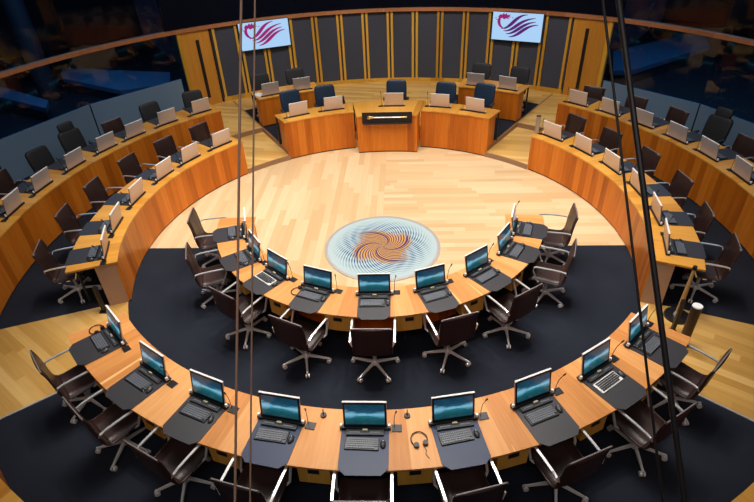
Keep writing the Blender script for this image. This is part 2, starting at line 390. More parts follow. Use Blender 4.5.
# ------------------------------------------------------------------ desk rings
def matpoly(w, y0, y1, ch=.07): return [(-w/2, y0+ch), (-w/2+ch, y0), (w/2-ch, y0), (w/2, y0+ch), (w/2, y1), (-w/2, y1)]
def writing_mats(desk, angles, r_mon, r_out, z, w, mats=None, ch=.07):
    for i, a in enumerate(angles):
        b = MB(); b.prism(matpoly(w, -(r_out-r_mon), .02, ch), z, z+.008)
        o = b.build('writing_mat', mats[i] if mats else M['mat'], desk); o.location = P(r_mon, a, 0); o.rotation_euler.z = rz(a)
INNER = [-106.7, -125.2, -141.8, -160.4, 179.2, 159.4, 139.5, 120.8, 105.8]
OUTER = [-134.9, -147.0, -158.0, -169.2, 179.5, 168.0, 156.6, 145.4, 134.7]
def c360(a): return a if a > 0 else a+360
def ring_desk(name, label, angs, r0, r1, a_end, r_mon, mw, bluemats, dy=0.):
    d = tag(empty(name, (0, dy, 0)), label, 'desk')
    A = sorted(c360(a) for a in angs)
    b = MB(); b.arc(r0, r1, a_end, 360-a_end, .725, .75, 1.5); b.build('worktop', M['top'], d, .003)
    b = MB(); b.arc(r0+.03, r0+.055, a_end+.3, 359.7-a_end, .03, .725, 1.5); b.build('front_panel', M['front'], d)
    b = MB(); b.arc(r0+.045, r0+.07, a_end+.3, 359.7-a_end, 0, .03, 2); b.build('plinth', M['black'], d)
    for e in (a_end+.25, 359.75-a_end):
        b = MB(); b.arc(r0+.055, r0+.4, e-.2, e+.2, .0, .725, 3); b.build('end_panel', M['front'], d)
    writing_mats(d, [x for x in A], r_mon, r1+.05, .75, mw, [M['bluemat'] if i in bluemats else M['mat'] for i in range(len(A))])
    for p, q in zip(A[:-1], A[1:]):
        half = math.degrees(mw*.5/r1)+.15
        dr = empty('drawer_unit'); dr.parent = d
        b = MB(); b.arc(r1-.40, r1-.02, p+half+math.degrees(.07/r1), q-half-math.degrees(.07/r1), .47, .722, 3); b.build('drawer_box', M['drawer'], dr, .004)
        mid = (p+q)/2; hw = math.degrees(.055/r1)
        b = MB(); b.arc(r1-.03, r1-.014, mid-hw, mid+hw, .635, .69, 3); b.build('finger_slot', M['black'], dr)
        b = MB(); pos = P(r1-.36, mid, 0); b.cyl(pos, pos+Vector((0, 0, .47)), .02); b.build('desk_leg', M['grey'], d)
    return d
d_in = ring_desk('curved_desk', 'inner curved wooden desk ring around the floor roundel, nine seats', INNER, 2.035, 2.62, 95.0, 2.17, .42, (), -.12)
d_out = ring_desk('curved_desk', 'large outer curved wooden desk nearest the camera, nine seats', OUTER, 4.145, 4.83, 129.6, 4.34, .47, (3, 4, 5))

# side benches
FL = [-53.0, -64.0, -74.0, -86.0, -97.7, -107.6]; FR = [52.3, 63.0, 73.8, 85.0, 96.2, 106.6]
RL = [-45.4, -53.5, -61.3, -68.2, -75.9, -84.2, -91.7]; RR = [45.2, 52.7, 60.5, 68.4, 75.8, 84.0, 91.7]
def bench(label, angs, r0, depth, a0, a1, ztop, r_mon, cat='desk', mats=True, foot=0.):
    d = tag(empty('curved_bench_desk', (0, 0, 0)), label, cat)
    a0, a1 = sorted((a0, a1))
    b = MB(); b.arc(r0-.005, r0+depth, a0, a1, ztop-.03, ztop, 1.5); b.build('worktop', M['side_top'], d, .003)
    b = MB(); b.arc(r0, r0+.04, a0+.15, a1-.15, .03, ztop-.03, 1.5); b.build('front_panel', M['front'], d)
    b = MB(); b.arc(r0+.02, r0+.05, a0+.2, a1-.2, 0, .03, 2); b.build('plinth', M['black'], d)
    for e in (a0+.35, a1-.35):
        b = MB(); b.arc(r0+.04, r0+.32, e-.2, e+.2, foot, ztop-.03, 3); b.build('end_panel', M['endwood'], d)
    n = max(2, len(angs))
    for i in range(n):
        a = a0+3+(a1-a0-6)*i/(n-1)
        b = MB(); b.cyl(P(r0+depth-.07, a, foot), P(r0+depth-.07, a, ztop-.03), .018); b.build('desk_leg', M['grey'], d)
    if mats: writing_mats(d, angs, r_mon, r0+depth+.02, ztop, .42, None, .03)
    return d
bench('left front bench desk with tall orange wood curved front', FL, 4.10, .70, -47.5, -112.2, .76, 4.28)
bench('right front bench desk with tall orange wood curved front', FR, 4.12, .68, 47.3, 112.2, .76, 4.33)
bench('left rear bench desk, back tier along the blue grey wall', RL, 6.0, .72, -41.5, -111, .84, 6.18, foot=.1)
bench('right rear bench desk, back tier along the blue grey wall', RR, 5.99, .72, 41.2, 111, .84, 6.13, foot=.1)
for s, w in ((-1, 'left'), (1, 'right')):
    d = tag(empty('curved_bench_desk'), 'wooden curved back tier desk cut off at the bottom %s corner of the photo' % w, 'desk')
    a0, a1 = sorted((s*130.5, s*163))
    b = MB(); b.arc(6.0, 6.05, a0, a1, .0, .81, 2); b.build('front_panel', M['front'], d)
    b = MB(); b.arc(5.995, 6.7, a0, a1, .81, .84, 2); b.build('worktop', M['side_top'], d)
# rostrum
def rostrum(label, r0, r1, a0, a1, ztop, foot, angs, r_mon, base=0.):
    d = tag(empty('rostrum_desk'), label, 'desk'); a0, a1 = sorted((a0, a1))
    b = MB(); b.arc(r0-.01, r1, a0-.1, a1+.1, ztop-.03, ztop, 1.5); b.build('worktop', M['side_top'], d, .003)
    b = MB(); b.arc(r0, r0+.04, a0, a1, base+.03, ztop-.03, 1.5); b.build('front_panel', M['front'], d)
    b = MB(); b.arc(r0+.02, r0+.05, a0+.1, a1-.1, base, base+.03, 2); b.build('plinth', M['black'], d)
    for e in (a0+.15, a1-.15):
        b = MB(); b.arc(r0+.04, r0+.34, e-.15, e+.15, foot, ztop-.03, 3); b.build('end_panel', M['front'], d)
        b = MB(); b.cyl(P(r1-.05, e, foot), P(r1-.05, e, ztop-.03), .02); b.build('desk_leg', M['black'], d)
    return d
rostrum('left wing of the front rostrum desk with two monitors', 4.11, 4.68, -33, -10.5, .90, .206, 0, 0)
rostrum('right wing of the front rostrum desk with two monitors', 4.11, 4.68, 10.9, 33, .90, .206, 0, 0)
rostrum('central rostrum desk carrying the mace, in front of the blue chair', 3.80, 4.75, -9.9, 10.6, .90, .2, 0, 0)
rostrum('left desk of the rear rostrum row, beneath the left wall screen', 5.86, 6.55, -32.3, -17.5, .92, .206, 0, 0, .206)
rostrum('right desk of the rear rostrum row, beneath the right wall screen', 5.86, 6.55, 17.5, 32.3, .92, .206, 0, 0, .206)

# ------------------------------------------------------------------ monitors
def tilt(deg): return Matrix.Rotation(R_(deg), 3, 'X')
def make_monitor(W=.43, H=.275, T=10.):
    t = empty('flip_up_monitor'); rot = tilt(-T)      # top leans away from the sitter
    c0 = Vector((0, .0, .03))
    def at(x, y, z): return c0+rot @ Vector((x, y, z))
    b = MB(); b.box((0, .005, .014), (W+.075, .055, .028)); b.build('base_bar', M['black'], t, .004)
    for s in (-1, 1):
        b = MB(); b.cyl((s*(W/2+.022), .0, .028), (s*(W/2+.022), .0, .06), .016, .014, 12); b.build('hinge_post', M['white_edge'], t)
    b = MB(); b.box(at(0, .012, H/2), (W, .014, H), rot); hs = b.build('housing', M['silver'], t, .004)
    b = MB(); b.box(at(0, .002, H/2), (W-.004, .008, H-.004), rot); b.build('bezel', M['black'], t)
    b = MB(); b.box(at(0, .008, H+.002), (W, .022, .006), rot); b.build('top_edge', M['white_edge'], t)
    b = MB(); w, h0, h1, y = W/2-.022, .028, H-.022, -.0028
    b.quad([at(-w, y, h0), at(w, y, h0), at(w, y, h1), at(-w, y, h1)], [(0, 0), (1, 0), (1, 1), (0, 1)]); b.build('screen', M['screen'], t)
    b = MB(); b.box((0, -.06, .016), (W-.06, .06, .014)); cp = b.build('control_panel', M['grey'], t, .003)
    b = MB(); b.box((0, -.045, .03), (.05, .02, .026)); b.build('card_reader', M['badge'], cp)
    for x in (-.10, .10):
        b = MB(); b.box((x, -.062, .0245), (.10, .016, .004)); b.build('button_strip', M['key'], cp)
    return t
def make_keyboard(m1, m2):
    t = empty('keyboard')
    b = MB(); b.box((0, 0, .009), (.33, .135, .018), tilt(2)); b.build('keyboard_case', m1, t, .004)
    b = MB()
    for r in range(5):
        n = 15 if r < 4 else 9
        for k in range(n):
            w = .27/n
            b.box((-.135+w*(k+.5)-.012, .046-.023*r, .020), (w*.82, .018, .008))
    for r in range(4):
        for k in range(3): b.box((.134+.0*k+(k-1)*.013, .046-.023*r, .020), (.010, .017, .008))
    o = b.build('keys', m2, t); o['kind'] = 'stuff'
    return t
def make_mouse():
    t = empty('computer_mouse'); b = MB(); b.sphere((0, 0, .008), (.029, .048, .024), 14); b.build('mouse_shell', M['grey'], t)
    b = MB(); b.cyl((-.004, .02, .030), (.004, .02, .030), .007); b.build('scroll_wheel', M['silver'], t); return t
def make_mic():
    t = empty('gooseneck_microphone')
    b = MB(); b.box((0, 0, .004), (.10, .085, .008)); b.build('mount_plate', M['black'], t, .002)
    b = MB(); b.tube([(-.025, .01, .006), (-.025, .01, .10), (-.02, -.005, .2), (-.005, -.035, .29)], .0035, n=6); b.build('stem', M['black'], t)
    b = MB(); b.cyl((-.005, -.035, .29), (.0, -.05, .325), .009, .008, 8); b.build('microphone_head', M['black'], t); return t

# ------------------------------------------------------------------ chairs
def prof(pts, n=20):
    """Catmull-Rom through (y,z) points"""
    pts = [Vector((0, y, z)) for y, z in pts]; q = [pts[0]*2-pts[1]]+pts+[pts[-1]*2-pts[-2]]; out = []
    for i in range(1, len(q)-2):
        m = max(2, n//(len(pts)-1))
        for k in range(m):
            u = k/m; p0, p1, p2, p3 = q[i-1:i+3]
            out.append(.5*((2*p1)+(p2-p0)*u+(2*p0-5*p1+4*p2-p3)*u*u+(3*p1-p0-3*p2+p3)*u**3))
    return out+[pts[-1]]
def sling(pr, w, th, mi=0, ribs=True):
    b = MB(); b_pts = []; n = 5; L = 0
    for i, p in enumerate(pr):
        t = (pr[min(i+1, len(pr)-1)]-pr[max(i-1, 0)]).normalized(); nr = Vector((0, -t.z, t.y))
        rb = (.004 if (ribs and i % 2) else 0.)
        row = []
        for k in range(n):
            x = -w/2+w*k/(n-1); dip = -.014*(1-(2*k/(n-1)-1)**2)
            row.append((Vector((x, p.y, p.z))-nr*(dip*-1)*-1+nr*0, nr, rb, dip))
        b_pts.append(row)
    vt = []; m = len(pr)
    for sgn in (1, -1):
        for row in b_pts:
            for c, nr, rb, dip in row: vt.append(c+nr*(sgn*th/2+rb*sgn))
    F = []; q = n
    for i in range(m-1):
        for k in range(n-1):
            F.append((i*q+k, i*q+k+1, (i+1)*q+k+1, (i+1)*q+k)); o = m*q
            F.append((o+i*q+k, o+(i+1)*q+k, o+(i+1)*q+k+1, o+i*q+k+1))
    o = m*q
    for i in range(m-1):
        F.append((i*q, (i+1)*q, o+(i+1)*q, o+i*q)); F.append((i*q+q-1, o+i*q+q-1, o+(i+1)*q+q-1, (i+1)*q+q-1))
    for k in range(n-1):
        F.append((k, o+k, o+k+1, k+1)); e = (m-1)*q; F.append((e+k, e+k+1, o+e+k+1, o+e+k))
    b.mesh(vt, F, 0, True); return b
def base_parts(t, zseat, rad=.30):
    b = MB(); b.cyl((0, 0, .09), (0, 0, zseat-.03), .026, .022, 12); b.cyl((0, 0, zseat-.07), (0, 0, zseat-.02), .05, .09, 12); b.build('gas_column', M['chrome'], t)
    sb = MB(); sb.cyl((0, 0, .07), (0, 0, .125), .042, .034, 12)
    for k in range(5):
        a = 2*PI*k/5+PI/2; d = Vector((math.cos(a), math.sin(a), 0)); rot = Matrix.Rotation(a, 3, 'Z')
        p0, p1 = Vector((0, 0, .108))+d*.03, Vector((0, 0, .078))+d*rad; side = Vector((-d.y, d.x, 0))
        v = []
        for p, w, h in ((p0, .020, .014), (p1, .012, .009)):
            v += [p-side*w-Vector((0, 0, h)), p+side*w-Vector((0, 0, h)), p+side*w*.7+Vector((0, 0, h)), p-side*w*.7+Vector((0, 0, h))]
        sb.mesh(v, [(0, 1, 5, 4), (1, 2, 6, 5), (2, 3, 7, 6), (3, 0, 4, 7), (4, 5, 6, 7), (3, 2, 1, 0)], 0, False)
    sb.build('star_base', M['alu'], t)
    for k in range(5):
        a = 2*PI*k/5+PI/2; d = Vector((math.cos(a), math.sin(a), 0)); side = Vector((-d.y, d.x, 0)); p = d*(rad+.005)
        b = MB(); c = Vector((p.x, p.y, .036))
        for s in (-1, 1): b.cyl(c+side*s*.008, c+side*s*.026, .030, .028, 12)
        b.cyl(c+Vector((0, 0, .02)), c+Vector((0, 0, .05)), .012); b.build('caster', M['alu'], t)
def make_chair():
    t = empty('swivel_chair'); W = .45
    sp_ = prof([(.245, .425), (.21, .452), (.05, .440), (-.10, .425), (-.17, .432)], 16)
    bp_ = prof([(-.17, .432), (-.212, .475), (-.232, .58), (-.245, .72), (-.262, .85), (-.285, .945)], 20)
    sling(sp_, W, .022).build('seat', M['leather'], t); sling(bp_, W, .020).build('backrest', M['leather'], t)
    full = sp_+bp_[1:]
    for s in (-1, 1):
        b = MB(); b.tube([(s*(W/2+.008), p.y, p.z) for p in full], .012, n=8); b.build('side_frame', M['leather'], t)
    b = MB(); b.tube([(-W/2, -.288, .950), (0, -.290, .952), (W/2, -.288, .950)], .008, n=6); b.build('top_rail', M['rail_alu'], t)
    for s in (-1, 1):
        x = s*(W/2+.042)
        path = [(s*(W/2+.01), .10, .43), (x, .13, .46), (x, .205, .63), (x, .20, .684), (x, .165, .699), (x, -.04, .695), (x, -.16, .688), (x, -.222, .675), (s*(W/2+.01), -.240, .62)]
        b = MB(); b.tube(path, .025, .014); b.build('armrest', M['chrome'], t)
    b = MB(); b.box((0, .0, .405), (W*.98, .05, .022)); b.box((0, -.12, .40), (W*.98, .04, .022)); b.build('seat_bracket', M['chrome'], t)
    base_parts(t, .42); return t
def rounded_block(b, c, d, rot=None, bulge=.3, n=8):
    """rounded pad (superellipsoid)"""
    c = Vector(c); rot = rot or Matrix.Identity(3); h = Vector(d)/2; V = []; m = 8; k = 16
    sg = lambda x, e: math.copysign(abs(x)**e, x)
    for i in range(m+1):
        la = -PI/2+PI*i/m
        for j in range(k):
            lo = 2*PI*j/k
            V.append(c+rot @ Vector((h.x*sg(math.cos(la), bulge)*sg(math.cos(lo), bulge), h.y*sg(math.cos(la), bulge)*sg(math.sin(lo), bulge), h.z*sg(math.sin(la), bulge))))
    b.mesh(V, [(i*k+j, i*k+(j+1) % k, (i+1)*k+(j+1) % k, (i+1)*k+j) for i in range(m) for j in range(k)], 0, True)
def make_padded(mat, headrest, tall=.98, w=.50):
    t = empty('padded_swivel_chair')
    b = MB(); rounded_block(b, (0, .02, .45), (w, .50, .10)); b.build('seat', mat, t)
    r = Matrix.Rotation(R_(12), 3, 'X'); h = tall-.50
    b = MB(); rounded_block(b, (0, -.26, .50+h/2), (w, .09, h), r, .35); b.build('backrest', mat, t)
    if headrest:
        b = MB(); rounded_block(b, (0, -.325, tall+.055), (.34, .08, .20), r, .45); b.build('headrest', mat, t)
    for s in (-1, 1):
        b = MB(); x = s*(w/2+.03); b.tube([(s*w*.4, .02, .42), (x, .04, .44), (x, .04, .64)], .016, n=8); b.box((x, -.01, .655), (.06, .24, .03)); b.build('armrest', M['grey'], t)
    base_parts(t, .42, .30); return t

ORD = ['leftmost', 'second from left', 'third from left', 'fourth from left', 'middle', 'fourth from right', 'third from right', 'second from right', 'rightmost']
NTH = ['first', 'second', 'third', 'fourth', 'fifth', 'sixth', 'seventh']
used = {}
def put(proto, key, loc, rotz, label, cat, group):
    if key in used: o = copy_tree(proto)
    else: o = proto; used[key] = 1
    o.location = loc; o.rotation_euler = (0, 0, rotz); tag(o, label, cat, group); return o
mon = make_monitor(.43, .298); mon_small = make_monitor(.42, .275); chair = make_chair()
kb_black = make_keyboard(M['black'], M['key']); kb_silver = make_keyboard(M['white_edge'], M['grey'])
mouse = make_mouse(); mic = make_mic()
def local(r, a, z, x, y):
    return P(r, a, z)+Matrix.Rotation(rz(a), 3, 'Z') @ Vector((x, y, 0))
def station(a, r, z, where, row, kb='black', mic_on=True, full=True, lift=.008, small=False, dy=0., mx=.31, my=.005):
    zz = z+lift; D = Vector((0, dy, 0))
    put(mon_small if small else mon, 'mons' if small else 'mon', P(r, a, zz)+D, rz(a)+R_(random.uniform(-1.5, 1.5)), 'flip-up computer monitor, '+where, 'monitor', 'monitors '+row)
    if full:
        sil = kb == 'silver'; j = random.uniform(-.008, .008)
        put(kb_silver if sil else kb_black, 'kbs' if sil else 'kbb', local(r, a, zz, -.025, -.185+j)+D, rz(a)+R_(random.uniform(-3, 3)),
            ('silver keyboard, ' if sil else 'black keyboard, ')+where, 'keyboard', 'keyboards '+row)
        put(mouse, 'mouse', local(r, a, zz, .178, -.19+j)+D, rz(a)+R_(random.uniform(-15, 15)), 'black computer mouse, '+where, 'mouse', 'mice '+row)
    if mic_on:
        put(mic, 'mic', local(r, a, z+.001, mx, my)+D, rz(a), 'thin black gooseneck microphone, '+where, 'microphone', 'microphones '+row)
# inner ring
IN_CH = [(-100.9, 2.75, -98), (-121.2, 2.84, -108), (-141.9, 2.87, -148), (-162.4, 2.90, -155), (179.3, 2.88, 179.8), (159.8, 2.85, 160), (141.0, 2.87, 145), (120.2, 2.89, 108), (100.6, 2.80, 98)]
def chair_at(a, r, h, z, label, group):
    return put(chair, 'chair', P(r, a, z), rz(h), label, 'chair', group)
for i, a in enumerate(INNER):
    station(a, 2.19, .75, ORD[i]+' seat of the inner desk ring', 'on the inner ring', 'silver' if i == 2 else 'black', small=True, dy=-.12, mx=.285, my=.045)
    ca, cr, h = IN_CH[i]
    chair_at(ca, cr, h, .006, 'brown leather swivel chair with chrome arms, %s at the inner desk ring' % ORD[i], 'chairs at the inner ring')
OUT_CH = [(-135.2, 4.93, -134), (-146.2, 4.93, -142), (-157.4, 4.91, -153), (-168.6, 4.93, -166), (179.5, 4.95, 179), (168.3, 4.93, 164.5), (156.5, 4.91, 155.7), (144.4, 4.98, 147), (133.9, 4.92, 136)]
for i, a in enumerate(OUTER):
    station(a, 4.372, .75, ORD[i]+' seat of the outer desk', 'on the outer desk', 'silver' if i == 7 else 'black')
    ca, cr, h = OUT_CH[i]
    chair_at(ca, cr, h, .004, 'brown leather swivel chair with chrome arms, %s at the outer desk' % ORD[i], 'chairs at the outer desk')
FLC = [(-51.2, 5.0, -57), (-61.4, 5.0, -60), (-71.6, 5.02, -74), (-83, 4.98, -86), (-93.8, 4.96, -96), (-106, 4.92, -108)]
FRC = [(50.3, 5.0, 57), (61, 4.93, 60.5), (72.4, 4.91, 74), (84, 4.86, 83), (96, 4.76, 99), (106, 4.90, 106)]
for side, A, CH, r in (('left', FL, FLC, 4.28), ('right', FR, FRC, 4.33)):
    for i, a in enumerate(A):
        station(a, r, .76, '%s seat from the rostrum end of the %s front bench' % (NTH[i], side), 'on the %s front bench' % side, lift=.008)
        ca, cr, h = CH[i]
        chair_at(ca, cr, h, .004, 'brown leather swivel chair, %s from the rostrum end behind the %s front bench' % (NTH[i], side), 'chairs behind the %s front bench' % side)
exec_chair = make_padded(M['black_fabric'], True, 1.02); round_chair = make_padded(M['black_fabric'], False, 1.0)
RLC = [(-43.8, 6.86, -30, 'b'), (-52.3, 6.86, -53, 'b'), (-61.1, 6.72, -58, 'c'), (-68.3, 6.95, -62, 'e'), (-75.4, 6.86, -72, 'b'), (-83.6, 6.86, -80, 'c')]
RRC = [(45.3, 6.64, 32, 'c'), (53.4, 6.7, 50, 'c'), (61.3, 6.72, 65, 'c'), (68.0, 6.95, 60, 'e'), (75.0, 6.75, 70, 'c'), (83.5, 6.8, 82, 'c')]
for side, A, CH, r in (('left', RL[:7], RLC, 6.18), ('right', RR[:6], RRC, 6.13)):
    for i, a in enumerate(A):
        station(a, r, .84, '%s seat from the rostrum end of the %s rear bench' % (NTH[i], side), 'on the %s rear bench' % side)
    for i, (ca, cr, h, k) in enumerate(CH):
        w = '%s from the rostrum end behind the %s rear bench' % (NTH[i], side); g = 'chairs behind the %s rear bench' % side
        if k == 'c': chair_at(ca, cr, h, .1, 'brown leather swivel chair, '+w, g)
        elif k == 'e': put(exec_chair, 'exec', P(cr, ca, .1), rz(h), 'black padded chair with headrest, '+w, 'chair', g)
        else: put(round_chair, 'round', P(cr, ca, .1), rz(h), 'black padded chair with rounded back, '+w, 'chair', g)
# rostrum seats
for a, r, w in ((-27.2, 4.33, 'left end of the front rostrum'), (-16.3, 4.34, 'left wing of the front rostrum, beside the central desk'), (2.3, 4.34, 'central rostrum desk above the mace'), (16.3, 4.37, 'right wing of the front rostrum, beside the central desk'), (27.2, 4.34, 'right end of the front rostrum')):
    station(a, r, .90, w, 'on the rostrum', full=False, mic_on=True, lift=.0)
for a, w in ((-29.0, 'left end of the rear rostrum row'), (-21.3, 'rear rostrum row, inner seat of its left desk'), (21.3, 'rear rostrum row, inner seat of its right desk'), (29.0, 'right end of the rear rostrum row')):
    station(a, 6.0, .92, w, 'on the rostrum', full=False, mic_on=False, lift=.0)
navy = make_padded(M['navy'], False, 1.04, .50)
for a, r, w in ((2.4, 4.92, 'bright in the centre behind the mace desk'), (-17.0, 4.88, 'behind the left rostrum wing, inner seat'), (-26.5, 4.86, 'behind the left rostrum wing, outer seat'), (15.9, 4.84, 'behind the right rostrum wing, inner seat'), (25.8, 5.0, 'behind the right rostrum wing, outer seat')):
    put(navy, 'navy', P(r, a, .206), rz(a), 'navy padded swivel chair, '+w, 'chair', 'navy rostrum chairs')
for a, w in ((-28.8, 'left end of the rear rostrum row'), (-21.1, 'rear rostrum row, inner seat of its left desk'), (20.3, 'rear rostrum row, inner seat of its right desk'), (28.6, 'right end of the rear rostrum row')):
    put(round_chair, 'round', P(6.72, a, .206), rz(a), 'dark padded swivel chair, '+w, 'chair', 'dark rear rostrum chairs')

# ------------------------------------------------------------------ small desk things
def make_headset():
    t = empty('headset'); b = MB()
    b.tube([(.078*math.cos(x), .085*math.sin(x), .012) for x in [R_(-40+260*k/18) for k in range(19)]], .006, n=6); b.build('headband', M['black'], t)
    for s, y in ((1, -.06), (-1, -.06)):
        b = MB(); b.cyl((s*.045+.0, y, .0), (s*.045, y, .032), .028, .026, 12); b.build('ear_cup', M['black'], t)
    b = MB(); b.tube([(.02, -.08, .006), (.03, -.13, .004), (.01, -.17, .004), (.03, -.22, .004)], .003, n=5); b.build('cable', M['black'], t)
    return t
hd = make_headset()
for loc, r_, lab in (((.565, -4.49, .752), .3, 'black headset lying on the outer desk right of its middle seat'), ((-3.40, -2.98, .752), 1.2, 'black headset lying on the left end of the outer desk'), ((-1.0, -2.24, .752), 2.2, 'black headset lying on the inner desk ring beside the roundel')):
    put(hd, 'headset', loc, r_, lab, 'headset', 'headsets')
def make_puck():
    t = empty('desk_puck'); b = MB(); b.cyl((0, 0, 0), (0, 0, .02), .033, .03, 16); b.build('puck_base', M['black'], t)
    b = MB(); b.cyl((0, 0, .02), (.0, .01, .09), .006, .005, 8); b.build('stub', M['grey'], t); return t
pk = make_puck()
for a, lab in ((-174.6, 'small black round puck with stub, outer desk left of middle seat'), (173.9, 'small black round puck with stub, outer desk right of middle seat')):
    put(pk, 'puck', P(4.24, a, .751), 0, lab, 'desk puck', 'desk pucks')
b = MB(); b.box((0, 0, .004), (.21, .30, .006)); pp = b.build('paper_stack', M['paper']); pp.location = P(6.2, -31.3, .921); pp.rotation_euler.z = .9
tag(pp, 'white papers on the left end of the rear rostrum desk', 'papers')

# mace on its black rest
ms = tag(empty('mace_rest', P(3.79, .35, 0), rz(.35)), 'black velvet rest on the central rostrum front holding the mace', 'mace rest')
rt = tilt(7)
b = MB(); b.box((0, .055, .85), (1.12, .03, .25), rt); b.build('backing_board', M['black'], ms, .006)
b = MB(); b.box((0, .085, .735), (1.08, .09, .025)); b.build('shelf', M['black'], ms, .004)
for x in (-.36, .36):
    b = MB(); b.box((x, .075, .845), (.03, .05, .02)); b.build('bracket', M['black'], ms)
# local +y faces the room's centre, so the rest stands proud of the desk front
mc = tag(empty('ceremonial_mace', P(3.79, .35, .872), rz(.35)), 'gold and silver ceremonial mace lying along the black rest', 'mace')
b = MB(); b.cyl((-.30, .085, 0), (.30, .085, 0), .014, .014, 12); b.build('shaft', M['chrome'], mc)
b = MB(); b.cyl((.30, .085, 0), (.40, .085, 0), .018, .045, 12); b.cyl((.40, .085, 0), (.44, .085, 0), .045, .030, 12); b.build('mace_head', M['gold'], mc)
b = MB(); b.cyl((-.30, .085, 0), (-.42, .085, 0), .014, .018, 12); b.sphere((-.43, .085, 0), .022); b.build('pommel', M['gold'], mc)
for x in (-.12, .12):
    b = MB(); b.cyl((x-.01, .085, 0), (x+.01, .085, 0), .02, .02, 12); b.build('knop', M['gold'], mc)

# wall screens with the flowing emblem
M['tv'] = emit('Light blue display', (.40, .63, .92), 1.0)
M['magenta'] = emit('Magenta emblem', (.33, .012, .16), .9); M['purple'] = emit('Purple emblem', (.10, .012, .17), .9)
def bez(p0, p1, p2, p3, n=18):
    return [tuple((1-t)**3*p0[i]+3*(1-t)**2*t*p1[i]+3*(1-t)*t*t*p2[i]+t**3*p3[i] for i in (0, 1)) for t in [k/n for k in range(n+1)]]
def ribbon(b, pts, w0, to, d):
    n = len(pts); L = []
    for i, (x, y) in enumerate(pts):
        dx = pts[min(i+1, n-1)][0]-pts[max(i-1, 0)][0]; dy = pts[min(i+1, n-1)][1]-pts[max(i-1, 0)][1]; l = math.hypot(dx, dy) or 1
        w = w0*math.sin(PI*min(max((i+.6)/(n+.2), .02), .98))**.7; L.append(((x-dy/l*w, y+dx/l*w), (x+dy/l*w, y-dx/l*w)))
    for p, q in zip(L[:-1], L[1:]): b.quad([to(*p[0], d), to(*p[1], d), to(*q[1], d), to(*q[0], d)])
def tv(s):
    A, B_ = (-29.2, -19.6) if s < 0 else (19.7, 29.1)
    p0, p1 = P(8.3, A, 0), P(8.3, B_, 0); c = (p0+p1)/2; W = (p1-p0).length; H = .73; zc = 1.85
    x = (p1-p0).normalized(); rot = math.atan2(x.y, x.x)
    t = tag(empty('wall_screen', (c.x, c.y, zc), rot), 'light blue wall screen with purple dragon emblem, %s of the two' % ('left' if s < 0 else 'right'), 'screen', 'wall screens')
    b = MB(); b.box((0, .03, 0), (W, .06, H)); b.build('screen_frame', M['black'], t, .004)
    b = MB(); b.quad([(-W/2+.012, -.003, -H/2+.012), (W/2-.012, -.003, -H/2+.012), (W/2-.012, -.003, H/2-.012), (-W/2+.012, -.003, H/2-.012)]); dp = b.build('display', M['tv'], t)
    b = MB(); b.box((0, .09, 0), (.4, .08, .3)); b.build('wall_bracket', M['black'], t)
    to = lambda u, v, d: (-W/2+W*u, -.005-d, H/2-H*v)
    sc = lambda q: ((q[0]-22)/318, (q[1]-75)/190)
    b = MB()
    for P0, P1, P2, P3, w in (((82, 185), (150, 190), (160, 90), (242, 88), .04), ((98, 200), (170, 205), (180, 120), (292, 108), .04), ((116, 219), (185, 218), (205, 140), (296, 132), .04), ((134, 238), (205, 236), (220, 155), (312, 150), .04)):
        ribbon(b, bez(sc(P0), sc(P1), sc(P2), sc(P3)), w, to, .001)
    b.build('emblem_waves', M['magenta'] if s < 0 else M['purple'], dp)
    b = MB()
    ribbon(b, bez(sc((96, 98)), sc((50, 110)), sc((55, 180)), sc((112, 188))), .03, to, .002)
    head = [(58, 108), (72, 92), (84, 96), (92, 82), (100, 94), (112, 82), (114, 96), (138, 92), (128, 103), (142, 108), (118, 113), (134, 123), (108, 118), (96, 126), (86, 116), (66, 124)]
    hc = sc((98, 106))
    for p, q in zip(head, head[1:]+head[:1]): b.quad([to(*hc, .003), to(*sc(p), .003), to(*sc(q), .003)])
    for dx, dy in ((45, 118), (52, 128), (150, 112)): 
        p = sc((dx, dy)); b.quad([to(p[0]-.02, p[1], .003), to(p[0], p[1]+.02, .003), to(p[0]+.02, p[1], .003), to(p[0], p[1]-.02, .003)])
    b.build('emblem_dragon', M['magenta'], dp)
tv(-1); tv(1)

# posts at the aisle on the right
def tall_post():
    t = tag(empty('barrier_post', (4.24, -1.89, .002)), 'pale wooden post on a round black base beside the right front bench', 'post')
    b = MB(); b.cyl((0, 0, .0), (0, 0, .035), .17, .165, 28); b.build('round_base', M['black'], t)
    b = MB(); b.cyl((0, 0, .035), (0, 0, .09), .05, .035, 16); b.build('collar', M['chrome'], t)
    b = MB(); b.cyl((0, 0, .09), (0, 0, .83), .034, .020, 14); b.build('shaft', M['palewood'], t)
    b = MB(); b.cyl((0, 0, .83), (0, 0, .88), .028, .026, 14); b.build('cap', M['black'], t)
tall_post()
t = tag(empty('bollard', (4.09, -2.44, .002)), 'dark wooden cylinder bollard with white top by the right aisle', 'post')
b = MB(); b.cyl((0, 0, 0), (0, 0, .665), .06, .06, 24); b.build('body', M['darkwood'], t)
b = MB(); b.cyl((0, 0, .665), (0, 0, .68), .062, .058, 24); b.build('top_disc', M['paper'], t)
t = tag(empty('slim_post', (4.06, -2.19, .002)), 'slim black post between the wooden post and the bollard', 'post')
b = MB(); b.box((0, 0, .285), (.045, .045, .55)); b.build('body', M['black'], t, .004)
b = MB(); b.box((0, 0, .005), (.12, .12, .01)); b.build('foot', M['black'], t)
t = tag(empty('slim_post', (-4.13, -1.78, .002)), 'slim black post with pale edge by the left aisle end', 'post')
b = MB(); b.box((0, 0, .24), (.045, .06, .46)); b.build('body', M['black'], t, .004)
b = MB(); b.box((.0, .034, .24), (.03, .006, .44)); b.build('edge_strip', M['endwood'], t)
